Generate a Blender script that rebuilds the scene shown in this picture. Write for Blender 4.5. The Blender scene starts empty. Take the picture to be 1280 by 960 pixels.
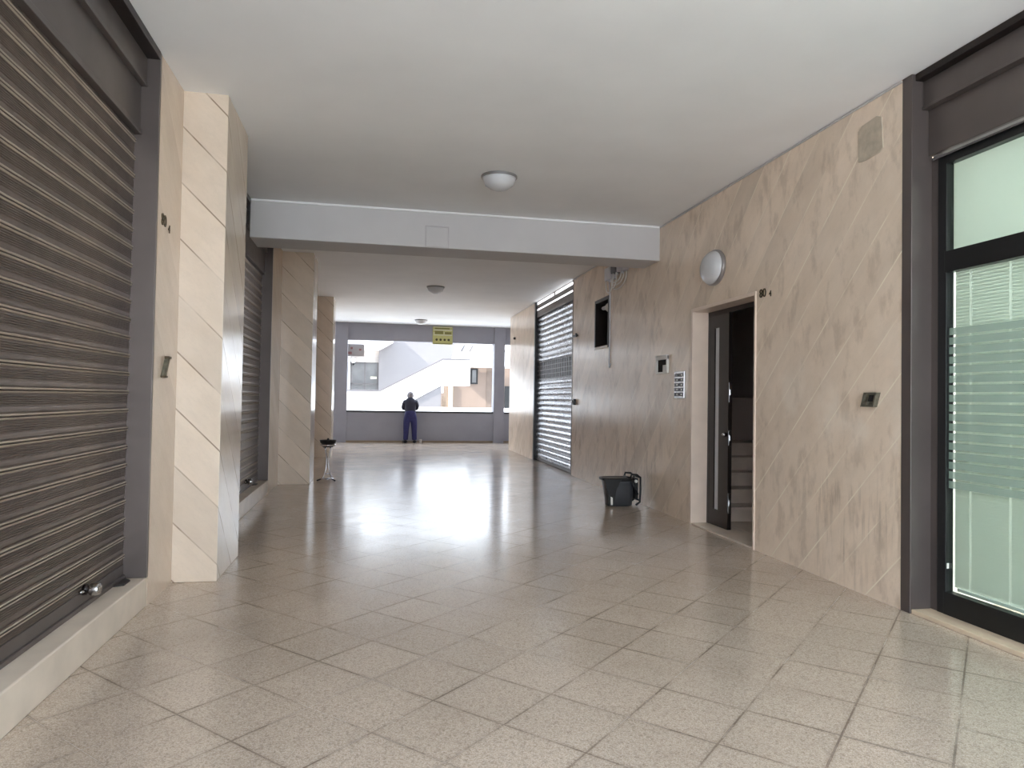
import bpy, bmesh, math, random
from math import pi, sin, cos, radians as R
from mathutils import Vector, Matrix
random.seed(7)
SC = bpy.context.scene
COL = SC.collection
ORIG = {}

# ------------------------------------------------------------------ mesh helpers
class MB:
    def __init__(self):
        self.v = []; self.f = []; self.sm = []
    def add(self, vs, fs, smooth=False):
        n = len(self.v); self.v += [tuple(p) for p in vs]
        for f in fs:
            self.f.append([i + n for i in f]); self.sm.append(smooth)
        return self
    def box(self, x0, x1, y0, y1, z0, z1, fn=None):
        vs = [(x, y, z) for x in (x0, x1) for y in (y0, y1) for z in (z0, z1)]
        if fn: vs = [fn(*p) for p in vs]
        return self.add(vs, [(0,1,3,2),(4,6,7,5),(0,4,5,1),(2,3,7,6),(0,2,6,4),(1,5,7,3)])
    def prism(self, poly, axis, a, b, fn=None):
        """poly: 2-D outline in the two other axes (order kept x<y<z); extruded along axis from a to b"""
        def p3(p, t):
            q = [p[0], p[1]]; q.insert(axis, t); return tuple(q)
        n = len(poly)
        vs = [p3(p, a) for p in poly] + [p3(p, b) for p in poly]
        if fn: vs = [fn(*p) for p in vs]
        fs = [list(range(n)), list(range(2*n-1, n-1, -1))]
        fs += [(i, i+n, (i+1) % n + n, (i+1) % n) for i in range(n)]
        return self.add(vs, fs)
    def strip(self, prof, axis, a, b):
        """open profile extruded along axis"""
        def p3(p, t):
            q = [p[0], p[1]]; q.insert(axis, t); return tuple(q)
        n = len(prof)
        vs = [p3(p, a) for p in prof] + [p3(p, b) for p in prof]
        return self.add(vs, [(i, i+1, i+1+n, i+n) for i in range(n-1)])
    def tube(self, path, r, n=8, caps=True, closed=False):
        P = [Vector(p) for p in path]; m = len(P)
        rs = r if isinstance(r, (list, tuple)) else [r]*m
        vs = []; up = None
        for i, p in enumerate(P):
            if closed: t = (P[(i+1) % m] - P[i-1]).normalized()
            else: t = (P[min(i+1, m-1)] - P[max(i-1, 0)]).normalized()
            if up is None:
                up = Vector((0,0,1)) if abs(t.z) < .9 else Vector((1,0,0))
            s = t.cross(up)
            if s.length < 1e-5: s = t.cross(Vector((0,1,0)))
            s.normalize(); up = s.cross(t).normalized()
            for k in range(n):
                a = 2*pi*k/n
                vs.append(p + (s*cos(a) + up*sin(a))*rs[i])
        fs = []
        for i in range(m if closed else m-1):
            j = (i+1) % m
            for k in range(n):
                l = (k+1) % n
                fs.append((i*n+k, i*n+l, j*n+l, j*n+k))
        self.add(vs, fs, True)
        if caps and not closed:
            b = len(self.v) - m*n
            self.f.append([b+k for k in range(n)][::-1]); self.sm.append(False)
            self.f.append([b+(m-1)*n+k for k in range(n)]); self.sm.append(False)
        return self
    def lathe(self, prof, c=(0,0,0), n=24, axis='z', flip=1):
        """prof: list of (radius, height)"""
        vs = []
        for r, h in prof:
            for k in range(n):
                a = 2*pi*k/n
                if axis == 'z': q = (c[0]+r*cos(a), c[1]+r*sin(a), c[2]+h*flip)
                elif axis == 'x': q = (c[0]+h*flip, c[1]+r*cos(a), c[2]+r*sin(a))
                else: q = (c[0]+r*cos(a), c[1]+h*flip, c[2]+r*sin(a))
                vs.append(q)
        fs = []
        for i in range(len(prof)-1):
            for k in range(n):
                l = (k+1) % n
                fs.append((i*n+k, i*n+l, (i+1)*n+l, (i+1)*n+k))
        self.add(vs, fs, True)
        b = len(self.v) - len(prof)*n
        if prof[0][0] > 1e-4:
            self.f.append([b+k for k in range(n)]); self.sm.append(False)
        if prof[-1][0] > 1e-4:
            self.f.append([b+(len(prof)-1)*n+k for k in range(n)]); self.sm.append(False)
        return self
    def sphere(self, c, rx, ry=None, rz=None, n=16, m=10):
        ry = ry or rx; rz = rz or rx
        vs = []; fs = []
        for i in range(m+1):
            t = pi*i/m
            for k in range(n):
                a = 2*pi*k/n
                vs.append((c[0]+rx*sin(t)*cos(a), c[1]+ry*sin(t)*sin(a), c[2]+rz*cos(t)))
        for i in range(m):
            for k in range(n):
                l = (k+1) % n
                fs.append((i*n+k, (i+1)*n+k, (i+1)*n+l, i*n+l))
        return self.add(vs, fs, True)
    def build(self, name, material, parent=None, loc=None, bevel=0, seg=2, allsmooth=False):
        o0 = ORIG[parent.name] if parent else Vector(loc or (0,0,0))
        me = bpy.data.meshes.new(name)
        me.from_pydata([tuple(Vector(p) - o0) for p in self.v], [], self.f)
        bm = bmesh.new(); bm.from_mesh(me)
        bmesh.ops.remove_doubles(bm, verts=bm.verts, dist=1e-5)
        bmesh.ops.recalc_face_normals(bm, faces=bm.faces)
        bm.to_mesh(me); bm.free()
        if len(me.polygons) == len(self.sm):
            for p, s in zip(me.polygons, self.sm): p.use_smooth = s or allsmooth
        else:
            any_s = any(self.sm) or allsmooth
            for p in me.polygons: p.use_smooth = any_s
        me.materials.append(material)
        o = bpy.data.objects.new(name, me); COL.objects.link(o)
        if parent: o.parent = parent
        else: o.location = o0
        ORIG[o.name] = o0
        if bevel:
            b = o.modifiers.new('bevel', 'BEVEL'); b.width = bevel; b.segments = seg
            b.limit_method = 'ANGLE'; b.angle_limit = R(40)
        return o

def thing(name, label, cat, loc, group=None):
    o = bpy.data.objects.new(name, None); COL.objects.link(o)
    o.location = loc; o.empty_display_size = .1
    ORIG[o.name] = Vector(loc)
    o['label'] = label; o['category'] = cat
    if group: o['group'] = group
    return o
def tag(o, label, cat, group=None):
    o['label'] = label; o['category'] = cat
    if group: o['group'] = group
    return o
def struct(o):
    o['kind'] = 'structure'; return o
def sempty(name, loc):
    o = bpy.data.objects.new(name, None); COL.objects.link(o)
    o.location = loc; ORIG[o.name] = Vector(loc); o['kind'] = 'structure'; return o
def dup(root, loc, label):
    r = root.copy(); COL.objects.link(r); r.location = loc; r['label'] = label
    for ch in list(root.children):
        c = ch.copy(); COL.objects.link(c); c.parent = r
        for g in ch.children:
            d = g.copy(); COL.objects.link(d); d.parent = c
    return r

# ------------------------------------------------------------------ materials
class NT:
    def __init__(self, name):
        self.m = bpy.data.materials.new(name); self.m.use_nodes = True
        self.t = self.m.node_tree; self.t.nodes.clear()
        self.out = self.n('ShaderNodeOutputMaterial')
    def n(self, typ, **kw):
        nd = self.t.nodes.new(typ)
        for k, v in kw.items(): setattr(nd, k, v)
        return nd
    def l(self, a, b): self.t.links.new(a, b)
    def math(self, op, a, b=None, c=None):
        nd = self.n('ShaderNodeMath', operation=op)
        for i, v in enumerate((a, b, c)):
            if v is None: continue
            if isinstance(v, (int, float)): nd.inputs[i].default_value = v
            else: self.l(v, nd.inputs[i])
        return nd.outputs[0]
    def ramp(self, fac, stops):
        nd = self.n('ShaderNodeValToRGB'); e = nd.color_ramp.elements
        while len(e) < len(stops): e.new(.5)
        for el, (p, c) in zip(e, stops):
            el.position = p; el.color = (*c, 1) if len(c) == 3 else c
        self.l(fac, nd.inputs[0]); return nd.outputs[0]
    def mix(self, fac, a, b, blend='MIX'):
        nd = self.n('ShaderNodeMix', data_type='RGBA', blend_type=blend)
        for s, v in ((0, fac), (6, a), (7, b)):
            if isinstance(v, (int, float)): nd.inputs[s].default_value = v
            elif isinstance(v, tuple): nd.inputs[s].default_value = (*v, 1)
            else: self.l(v, nd.inputs[s])
        return nd.outputs[2]
    def noise(self, vec, scale, detail=3, rough=.5, out=0):
        nd = self.n('ShaderNodeTexNoise'); nd.inputs['Scale'].default_value = scale
        nd.inputs['Detail'].default_value = detail; nd.inputs['Roughness'].default_value = rough
        if vec is not None: self.l(vec, nd.inputs['Vector'])
        return nd.outputs[out]
    def coord(self): return self.n('ShaderNodeTexCoord').outputs['Object']
    def xyz(self, v):
        nd = self.n('ShaderNodeSeparateXYZ'); self.l(v, nd.inputs[0]); return nd.outputs
    def comb(self, x, y, z):
        nd = self.n('ShaderNodeCombineXYZ')
        for i, v in enumerate((x, y, z)):
            if isinstance(v, (int, float)): nd.inputs[i].default_value = v
            else: self.l(v, nd.inputs[i])
        return nd.outputs[0]
    def bsdf(self, col, rough, metal=0, bump=None, bstr=.2, bdist=.01, spec=.5, coat=0):
        b = self.n('ShaderNodeBsdfPrincipled')
        for k, v in (('Base Color', col), ('Roughness', rough), ('Metallic', metal)):
            if isinstance(v, tuple): b.inputs[k].default_value = (*v, 1)
            elif isinstance(v, (int, float)): b.inputs[k].default_value = v
            else: self.l(v, b.inputs[k])
        b.inputs['Specular IOR Level'].default_value = spec
        b.inputs['Coat Weight'].default_value = coat
        if bump is not None:
            bn = self.n('ShaderNodeBump'); bn.inputs['Strength'].default_value = bstr
            bn.inputs['Distance'].default_value = bdist
            self.l(bump, bn.inputs['Height']); self.l(bn.outputs[0], b.inputs['Normal'])
        self.l(b.outputs[0], self.out.inputs[0]); return b

def srgb(r, g, b):
    f = lambda c: (c/255/12.92) if c/255 <= .04045 else ((c/255+.055)/1.055)**2.4
    return (f(r), f(g), f(b))

def plain(name, col, rough=.5, metal=0, var=.08, scale=6, bstr=0.0, spec=.5):
    """a base colour with slight procedural unevenness"""
    t = NT(name); v = t.coord()
    n = t.noise(v, scale, 4)
    lo = tuple(c*(1-var) for c in col); hi = tuple(min(1, c*(1+var)) for c in col)
    c = t.ramp(n, [(.3, lo), (.7, hi)])
    r = t.math('ADD', t.math('MULTIPLY', t.noise(v, scale*2.3, 2), rough*.3), rough*.85)
    t.bsdf(c, r, metal, n if bstr else None, bstr, .005, spec)
    return t.m

def stone(name, base, phase, line, line_amt, pitch=.4225, rough=.2, dirt=.35, stains=False):
    """marble slabs laid on the diagonal: veins, tint per slab and thin joints"""
    t = NT(name); v = t.coord(); x, y, z = t.xyz(v)
    w = t.math('ADD', t.math('ADD', x, y), z)
    u = t.math('SUBTRACT', t.math('ADD', x, y), z)
    q = t.math('DIVIDE', t.math('SUBTRACT', w, phase), pitch)
    idx = t.math('FLOOR', t.math('ADD', q, .5))
    fr = t.math('ABSOLUTE', t.math('SUBTRACT', t.math('FRACT', t.math('ADD', q, .5)), .5))   # 0 at a joint
    fr0 = t.math('SUBTRACT', .5, fr)
    wn = t.n('ShaderNodeTexWhiteNoise', noise_dimensions='1D'); t.l(t.math('FLOOR', q), wn.inputs['W'])
    off = t.math('MULTIPLY', wn.outputs[0], 9.0)
    vv = t.comb(t.math('MULTIPLY', w, 2.6), t.math('ADD', t.math('MULTIPLY', u, .8), off), x)
    n1 = t.noise(vv, 1.1, 6, .62)
    n2 = t.noise(v, 5, 3, .5)
    d = tuple(c*.88 for c in base); h = tuple(min(1, c*1.10) for c in base)
    c1 = t.ramp(n1, [(.22, d), (.5, base), (.78, h)])
    warm = tuple(base[i]*(.86, .80, .72)[i] for i in range(3))
    c2 = t.mix(t.math('MULTIPLY', t.ramp(n2, [(.35, (0,0,0)), (.85, (1,1,1))]), .3), c1, warm)
    tint = t.math('ADD', t.math('MULTIPLY', wn.outputs[0], .14), .93)
    c3 = t.mix(1.0, c2, t.comb(tint, tint, tint), 'MULTIPLY')
    # thin brown veins along the slab
    vn = t.noise(t.comb(t.math('MULTIPLY', w, 5), t.math('ADD', t.math('MULTIPLY', u, 1.7), off), 0.0), 1.6, 8, .7)
    vein = t.ramp(t.math('ABSOLUTE', t.math('SUBTRACT', vn, .5)), [(0, (1,1,1)), (.02, (0,0,0))])
    c4 = t.mix(t.math('MULTIPLY', vein, .10), c3, tuple(c*.55 for c in base))
    # blotches of dirt
    dn = t.noise(t.comb(x, t.math('MULTIPLY', y, 1.3), t.math('MULTIPLY', z, .8)), 1.3, 4, .55)
    dm = t.ramp(dn, [(.48, (0,0,0)), (.95, (1,1,1))])
    c5 = t.mix(t.math('MULTIPLY', dm, dirt), c4, tuple(base[i]*(.62, .58, .52)[i] for i in range(3)))
    if stains:
        sp = t.noise(t.comb(x, t.math('MULTIPLY', y, 2.6), t.math('MULTIPLY', z, 1.1)), 2.6, 6, .66)
        sm = t.ramp(sp, [(.52, (0,0,0)), (.64, (1,1,1))])
        c5 = t.mix(t.math('MULTIPLY', sm, .26), c5, srgb(150,126,104))
        dr = t.noise(t.comb(x, t.math('MULTIPLY', y, 16), t.math('MULTIPLY', z, 1.3)), 1.6, 4, .6)
        low = t.ramp(t.math('DIVIDE', z, 1.2), [(.15, (.6,.6,.6)), (.55, (1,1,1)), (.95, (0,0,0))])
        pat = t.ramp(t.noise(v, 1.1, 2), [(.48, (0,0,0)), (.62, (1,1,1))])
        dm2 = t.math('MULTIPLY', t.math('MULTIPLY', t.ramp(dr, [(.5, (0,0,0)), (.68, (1,1,1))]), low), pat)
        c5 = t.mix(t.math('MULTIPLY', dm2, .38), c5, srgb(120,100,82))
        li = t.noise(t.comb(x, t.math('MULTIPLY', y, 1.2), z), 1.9, 5, .6)
        lz = t.ramp(t.math('DIVIDE', z, 3.0), [(.2, (0,0,0)), (.42, (1,1,1)), (.75, (0,0,0))])
        c5 = t.mix(t.math('MULTIPLY', t.math('MULTIPLY', t.ramp(li, [(.5, (0,0,0)), (.66, (1,1,1))]), lz), .45), c5, srgb(240,230,216))
    jm = t.ramp(fr, [(.0, (1,1,1)), (.012, (1,1,1)), (.020, (0,0,0))])
    jn = t.math('MULTIPLY', t.ramp(t.noise(v, 3.1, 3), [(.38, (.12,.12,.12)), (.6, (1,1,1))]), line_amt)
    c6 = t.mix(t.math('MULTIPLY', jm, jn), c5, line)
    ro = t.math('ADD', t.math('MULTIPLY', n2, .06), rough)
    hgt = t.math('SUBTRACT', t.math('MULTIPLY', t.noise(vv, .6, 2), .5), t.math('MULTIPLY', jm, .5))
    t.bsdf(c6, ro, 0, hgt, .12, .004, .5)
    return t.m

def terrazzo(name):
    t = NT(name); v = t.coord(); x, y, z = t.xyz(v)
    th = pi/4 - .01898
    u = t.math('ADD', t.math('MULTIPLY', x, cos(th)), t.math('MULTIPLY', y, sin(th)))
    w = t.math('SUBTRACT', t.math('MULTIPLY', y, cos(th)), t.math('MULTIPLY', x, sin(th)))
    a = t.math('DIVIDE', t.math('SUBTRACT', u, .152), .388)
    b = t.math('DIVIDE', t.math('SUBTRACT', w, .135), .4005)
    def edge(q):
        return t.math('SUBTRACT', .5, t.math('ABSOLUTE', t.math('SUBTRACT', t.math('FRACT', q), .5)))
    e = t.math('MINIMUM', edge(a), edge(b))
    wob = t.math('MULTIPLY', t.math('SUBTRACT', t.noise(v, 22, 3), .5), .010)
    e = t.math('ADD', e, wob)
    idv = t.comb(t.math('FLOOR', a), t.math('FLOOR', b), 0.0)
    wn = t.n('ShaderNodeTexWhiteNoise', noise_dimensions='3D'); t.l(idv, wn.inputs['Vector'])
    # stone chips
    vo = t.n('ShaderNodeTexVoronoi'); vo.inputs['Scale'].default_value = 260; t.l(v, vo.inputs['Vector'])
    cr, cg, cb = t.xyz(vo.outputs['Color'])
    chip = t.ramp(cr, [(0, srgb(168,150,134)), (.25, srgb(188,171,154)), (.6, srgb(199,183,167)), (.9, srgb(212,197,182))])
    vo2 = t.n('ShaderNodeTexVoronoi'); vo2.inputs['Scale'].default_value = 110; t.l(v, vo2.inputs['Vector'])
    c2r, _, _ = t.xyz(vo2.outputs['Color'])
    chip = t.mix(t.math('MULTIPLY', t.math('GREATER_THAN', c2r, .86), .25), chip, srgb(96,84,74))
    tint = t.math('ADD', t.math('MULTIPLY', wn.outputs[0], .09), .955)
    c = t.mix(1.0, chip, t.comb(tint, tint, tint), 'MULTIPLY')
    # wear and grime, larger than a tile
    gn = t.noise(v, .9, 5, .6)
    c = t.mix(t.math('MULTIPLY', t.ramp(gn, [(.45, (0,0,0)), (.7, (1,1,1))]), .22), c, srgb(128,112,98))
    sn = t.noise(v, 7, 5, .7)
    c = t.mix(t.math('MULTIPLY', t.ramp(sn, [(.66, (0,0,0)), (.74, (1,1,1))]), .3), c, srgb(98,84,72))
    g = t.ramp(e, [(0, (1,1,1)), (.006, (1,1,1)), (.015, (0,0,0))])
    gv = t.ramp(t.noise(v, 1.7, 4, .6), [(.40, (.15,.15,.15)), (.6, (1,1,1))])
    halo = t.ramp(e, [(0, (1,1,1)), (.06, (0,0,0))])
    c = t.mix(t.math('MULTIPLY', t.math('MULTIPLY', halo, gv), .25), c, srgb(98,84,72))
    c = t.mix(t.math('MULTIPLY', t.math('MULTIPLY', g, gv), .75), c, srgb(104,88,76))
    ro = t.math('ADD', t.math('MULTIPLY', t.noise(v, 2.2, 4), .09), .125)
    ro = t.math('ADD', ro, t.math('MULTIPLY', g, .1))
    tilt = t.math('MULTIPLY', wn.outputs[0], .0)
    hgt = t.math('ADD', t.math('SUBTRACT', t.math('MULTIPLY', t.noise(v, 1.6, 2), .9), t.math('MULTIPLY', g, .12)), tilt)
    t.bsdf(c, ro, 0, hgt, .16, .006, .62)
    return t.m

def glass(name, tint, ior=1.5, extra=0.0):
    t = NT(name)
    tr = t.n('ShaderNodeBsdfTransparent'); tr.inputs[0].default_value = (*tint, 1)
    gl = t.n('ShaderNodeBsdfGlossy'); gl.inputs['Roughness'].default_value = .02
    fr = t.n('ShaderNodeFresnel'); bf = t.n('ShaderNodeNewGeometry').outputs['Backfacing']
    t.l(t.math('ADD', t.math('MULTIPLY', bf, 1/ior - ior), ior), fr.inputs[0])
    mx = t.n('ShaderNodeMixShader'); t.l(fr.outputs[0], mx.inputs[0])
    t.l(tr.outputs[0], mx.inputs[1]); t.l(gl.outputs[0], mx.inputs[2]); t.l(mx.outputs[0], t.out.inputs[0])
    return t.m

def film(name, col, alpha):
    t = NT(name)
    tr = t.n('ShaderNodeBsdfTransparent')
    df = t.n('ShaderNodeBsdfDiffuse'); df.inputs[0].default_value = (*col, 1)
    mx = t.n('ShaderNodeMixShader'); mx.inputs[0].default_value = alpha
    t.l(tr.outputs[0], mx.inputs[1]); t.l(df.outputs[0], mx.inputs[2]); t.l(mx.outputs[0], t.out.inputs[0])
    return t.m

def fabric_white(name, col, trans=.45):
    t = NT(name)
    df = t.n('ShaderNodeBsdfDiffuse'); df.inputs[0].default_value = (*col, 1)
    tl = t.n('ShaderNodeBsdfTranslucent'); tl.inputs[0].default_value = (*col, 1)
    mx = t.n('ShaderNodeMixShader'); mx.inputs[0].default_value = trans
    t.l(df.outputs[0], mx.inputs[1]); t.l(tl.outputs[0], mx.inputs[2]); t.l(mx.outputs[0], t.out.inputs[0])
    return t.m

def emit(name, col, s):
    t = NT(name); e = t.n('ShaderNodeEmission'); e.inputs[0].default_value = (*col, 1); e.inputs[1].default_value = s
    t.l(e.outputs[0], t.out.inputs[0]); return t.m

MR = stone('marble_right', srgb(234,216,196), 3.58+7.93, srgb(246,236,214), .9, stains=True)
MLP = stone('marble_left_plain', srgb(212,194,176), 0, srgb(120,98,78), 0.0, rough=.16, dirt=.15)
ML = stone('marble_left', srgb(216,200,182), -1.43+5.57+.02, srgb(120,98,78), .8, rough=.16, dirt=.18)
MSILL = plain('marble_sill', srgb(216,202,186), .35, 0, .10, 5)
MTHR = plain('marble_threshold', srgb(216,196,170), .35, 0, .1, 5)
MJAMB = plain('marble_jamb', srgb(224,205,188), .3, 0, .08, 4)
FLOOR = terrazzo('terrazzo_tiles')
CEIL = plain('ceiling_paint', srgb(238,239,240), .8, 0, .035, 1.1, .5)
BEAMM = plain('beam_paint', srgb(198,196,196), .8, 0, .03, 2)
BEAMD = plain('beam_cover_edge', srgb(184,180,182), .8)
GREY = plain('grey_render', srgb(150,149,156), .75, 0, .05, 2)
COPING = plain('dark_coping', srgb(52,50,52), .5, 0, .1, 3)
BASE = plain('brown_base', srgb(140,122,100), .6, 0, .15, 4)
BROWN = plain('bronze_metal', srgb(98,90,87), .34, .4, .08, 3)
SHUT = plain('shutter_metal', srgb(122,110,102), .30, .7, .12, 8)
SHUTB = plain('shutter_pale_bead', srgb(186,174,158), .34, .5, .1, 8)  # paler colour for the two beads of each slat
SHUTG = plain('shutter_grey_metal', srgb(150,150,154), .28, .8, .1, 8)
BLACK = plain('black_metal', srgb(28,29,30), .35, .2, .1, 4)
DKBROWN = plain('dark_brown_metal', srgb(36,29,27), .35, .3, .1, 4)
STEEL = plain('steel', srgb(190,190,190), .22, 1, .06, 12)
CHROME = plain('chrome', srgb(205,205,210), .12, 1, .03, 12)
LAMPW = plain('opal_glass', srgb(205,206,208), .25, 0, .02, 3)
LAMPR = plain('lamp_rim_grey', srgb(140,138,138), .4, .3, .05, 5)
LAMPT = plain('lamp_rim_pewter', srgb(150,145,142), .35, .3, .05, 5)
WPLAST = plain('white_plastic', srgb(222,220,214), .45, 0, .04, 8)
GPLAST = plain('grey_plastic', srgb(206,206,210), .5, 0, .06, 8)
DGPLAST = plain('dark_grey_plastic', srgb(98,97,102), .5, 0, .06, 8)
RUST = plain('rusty_metal', srgb(110,106,92), .6, .4, .3, 40)
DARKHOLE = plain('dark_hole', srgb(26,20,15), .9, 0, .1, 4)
BIN = plain('bin_plastic', srgb(58,60,64), .4, 0, .08, 8)
BINB = plain('bin_black', srgb(20,20,21), .45, 0, .1, 8)
MORTAR = plain('mortar_patch', srgb(186,174,156), .85, 0, .15, 14)
BRONZEL = plain('bronze_letter', srgb(78,66,48), .5, .5, .1, 20)
STAIRST = plain('stair_stone', srgb(222,206,190), .4, 0, .08, 6)
STAIRW = plain('stairwell_wall', srgb(176,162,152), .7, 0, .05, 3)
WHITEW = plain('white_render', srgb(240,240,240), .8, 0, .02, 1)
SHADEW = plain('shade_grey_render', srgb(112,109,110), .85, 0, .03, .6)  # shade on the white facade is put into this darker grey
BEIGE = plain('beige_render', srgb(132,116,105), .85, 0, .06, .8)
DOORW = plain('weathered_door', srgb(112,98,88), .7, 0, .1, 3)
GROUND = plain('pale_paving', srgb(196,196,196), .8, 0, .08, .5)
RAIL = plain('grey_rail', srgb(96,92,92), .5, .2, .05, 3)
LEAF = plain('leaf', srgb(96,104,66), .7, 0, .3, 20)
TERRA = plain('terracotta', srgb(150,96,70), .7, 0, .1, 9)
YELL = plain('sign_yellow', srgb(188,184,118), .5, 0, .06, 12)
OLIVE = plain('sign_olive', srgb(122,116,54), .5, 0, .06, 12)
SIGNK = plain('sign_dark', srgb(70,60,26), .5, 0, .06, 12)
CREAM = plain('sign_cream', srgb(212,208,180), .5, 0, .05, 12)
SIGNG = plain('sign_beige_grey', srgb(170,163,158), .6, 0, .06, 6)
SIGNR = plain('sign_faded_red', srgb(150,104,100), .6, 0, .1, 12)
SHOPD = plain('shop_dark_glass', srgb(112,112,112), .2, 0, .25, 1.2)
SKIN = plain('skin', srgb(196,150,124), .5, 0, .06, 14)
HAIR = plain('grey_hair', srgb(150,146,150), .7, 0, .2, 60)
JACKET = plain('navy_jacket', srgb(42,42,56), .85, 0, .15, 16)
TROUS = plain('blue_trousers', srgb(46,46,92), .85, 0, .15, 14)
SHOE = plain('black_shoe', srgb(22,21,22), .45, 0, .1, 20)
GLASSG = glass('green_glass', (.87, .94, .91))
GLASSN = glass('clear_glass', (.92, .95, .95))
FILM = film('frosted_stripe_film', srgb(160,182,170), .55)
BLIND = fabric_white('blind_white', srgb(232,234,230), .4)
TAPE = fabric_white('ladder_tape_white', srgb(236,238,235), .45)
CORD = plain('blind_cord', srgb(240,242,240), .7, 0, .02, 10)
GLOW = emit('daylight_glow', srgb(235,236,240), 1.0)  # emission standing in for outside daylight on the strips above the far shutter

CZ = 3.67            # ceiling height
XL = -1.43           # left wall face
def rx(y): return 3.58 + .0095*(y - 4.19)       # right wall face (the wall runs very slightly outward)
def rw(d, y, z): return (rx(y) + d, y, z)       # d = depth into the right wall

# ------------------------------------------------------------------ setting
struct(MB().box(-9, 10, -1.4, 22.0, -.12, 0).build('floor', FLOOR))
struct(MB().box(-40, 40, -30, 70, -.4, -.13).build('ground', GROUND))
struct(MB().box(-9, 10, -1.4, 22.15, CZ, CZ+.35).build('ceiling', CEIL))
# beam across the passage, with a shallow blank cover on its face
bm_ = MB().box(XL, rx(8.5)+.02, 8.47, 9.03, 3.225, CZ+.02)
beam = struct(bm_.build('beam', BEAMM, bevel=.006))
MB().box(.60, .865, 8.462, 8.475, 3.235, 3.478).build('blank_cover', BEAMM, beam, bevel=.004)
MB().box(.588, .600, 8.459, 8.475, 3.225, 3.49).box(.865, .877, 8.459, 8.475, 3.225, 3.49).box(.60, .865, 8.459, 8.475, 3.478, 3.49).build('cover_frame', BEAMD, beam)
struct(MB().box(XL, rx(8.45), 8.455, 8.472, CZ-.02, CZ+.002).build('trim_9', CEIL, bevel=.004))

# right wall as one skin with its openings
w = MB()
DT = .36
def seg(y0, y1, z0, z1, d0=0, d1=DT): w.box(d0, d1, y0, y1, z0, z1, rw)
seg(4.19, 6.10, 0, CZ+.01); seg(6.10, 7.47, 2.45, CZ+.01); seg(7.47, 10.46, 0, CZ+.01)
seg(10.46, 11.20, 0, 2.245); seg(10.46, 11.20, 3.065, CZ+.01); seg(11.20, 12.55, 0, CZ+.01)
seg(15.87, 18.95, 0, CZ+.01)
struct(w.build('wall_right', MR))
# left wall: stone strips between the shutters
w = MB()
for y0, y1 in ((5.0, 7.0), (10.4, 18.95)):
    w.box(XL-.35, XL, y0, y1, 0, CZ+.01)
struct(w.build('wall_left', MLP))
struct(MB().box(-2.6, -2.4, -1.2, 18.95, 0, CZ+.01).build('wall_left_outer', STAIRW))
struct(MB().box(-2.4, XL-.16, -1.2, -1.0, 0, CZ+.01).build('wall_left_return', STAIRW))
# plaster bead along the top of the right wall
tb = MB().box(-.012, .0, 4.19, 8.46, CZ-.022, CZ-.008, rw).box(-.012, .0, 9.04, 12.55, CZ-.022, CZ-.008, rw).box(-.012, 0, 15.87, 18.95, CZ-.022, CZ-.008, rw)
struct(tb.build('trim_1', BEAMM))

def pillar(x1, y0, y1, label, x0=XL):
    o = MB().box(x0-.02, x1, y0, y1, 0, CZ+.005).build('marble_pillar', ML, bevel=.006)
    tag(o, label, 'pillar')
pillar(-1.115, 5.57, 6.42, 'cream marble clad pillar nearest the camera, with diagonal joints')
pillar(-.95, 11.45, 12.25, 'marble clad pillar second from the camera, seen just under the ceiling beam')
pillar(-.905, 16.4, 17.2, 'marble clad pillar farthest down the passage, behind the ashtray stand')

# ------------------------------------------------------------------ roller shutters on the left
def slat_profile(z0, z1, pitch, x, amp=.015):
    pts = []
    z = z0
    base = [(0, 0), (.012, .35), (.05, .8), (.09, 1.0), (.13, .75), (.16, .15), (.19, .75), (.225, 1.0), (.27, .55), (.30, .1)]
    rib = [(0, .1), (.3, .42), (.5, .46), (.7, .42), (1, .1)]
    prof = list(base)
    for k in range(5):
        s = .33 + k*.09
        for a, b in rib: prof.append((s + a*.085, b))
    prof += [(.80, .12), (.86, .2), (.92, .2), (.985, .1)]
    while z < z1 - 1e-6:
        for a, b in prof:
            zz = z1 - (z - z0) - a*pitch       # joints run from the top down
            if zz < z0: break
            pts.append((x + amp*b, zz))
        z += pitch
    return pts

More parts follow.
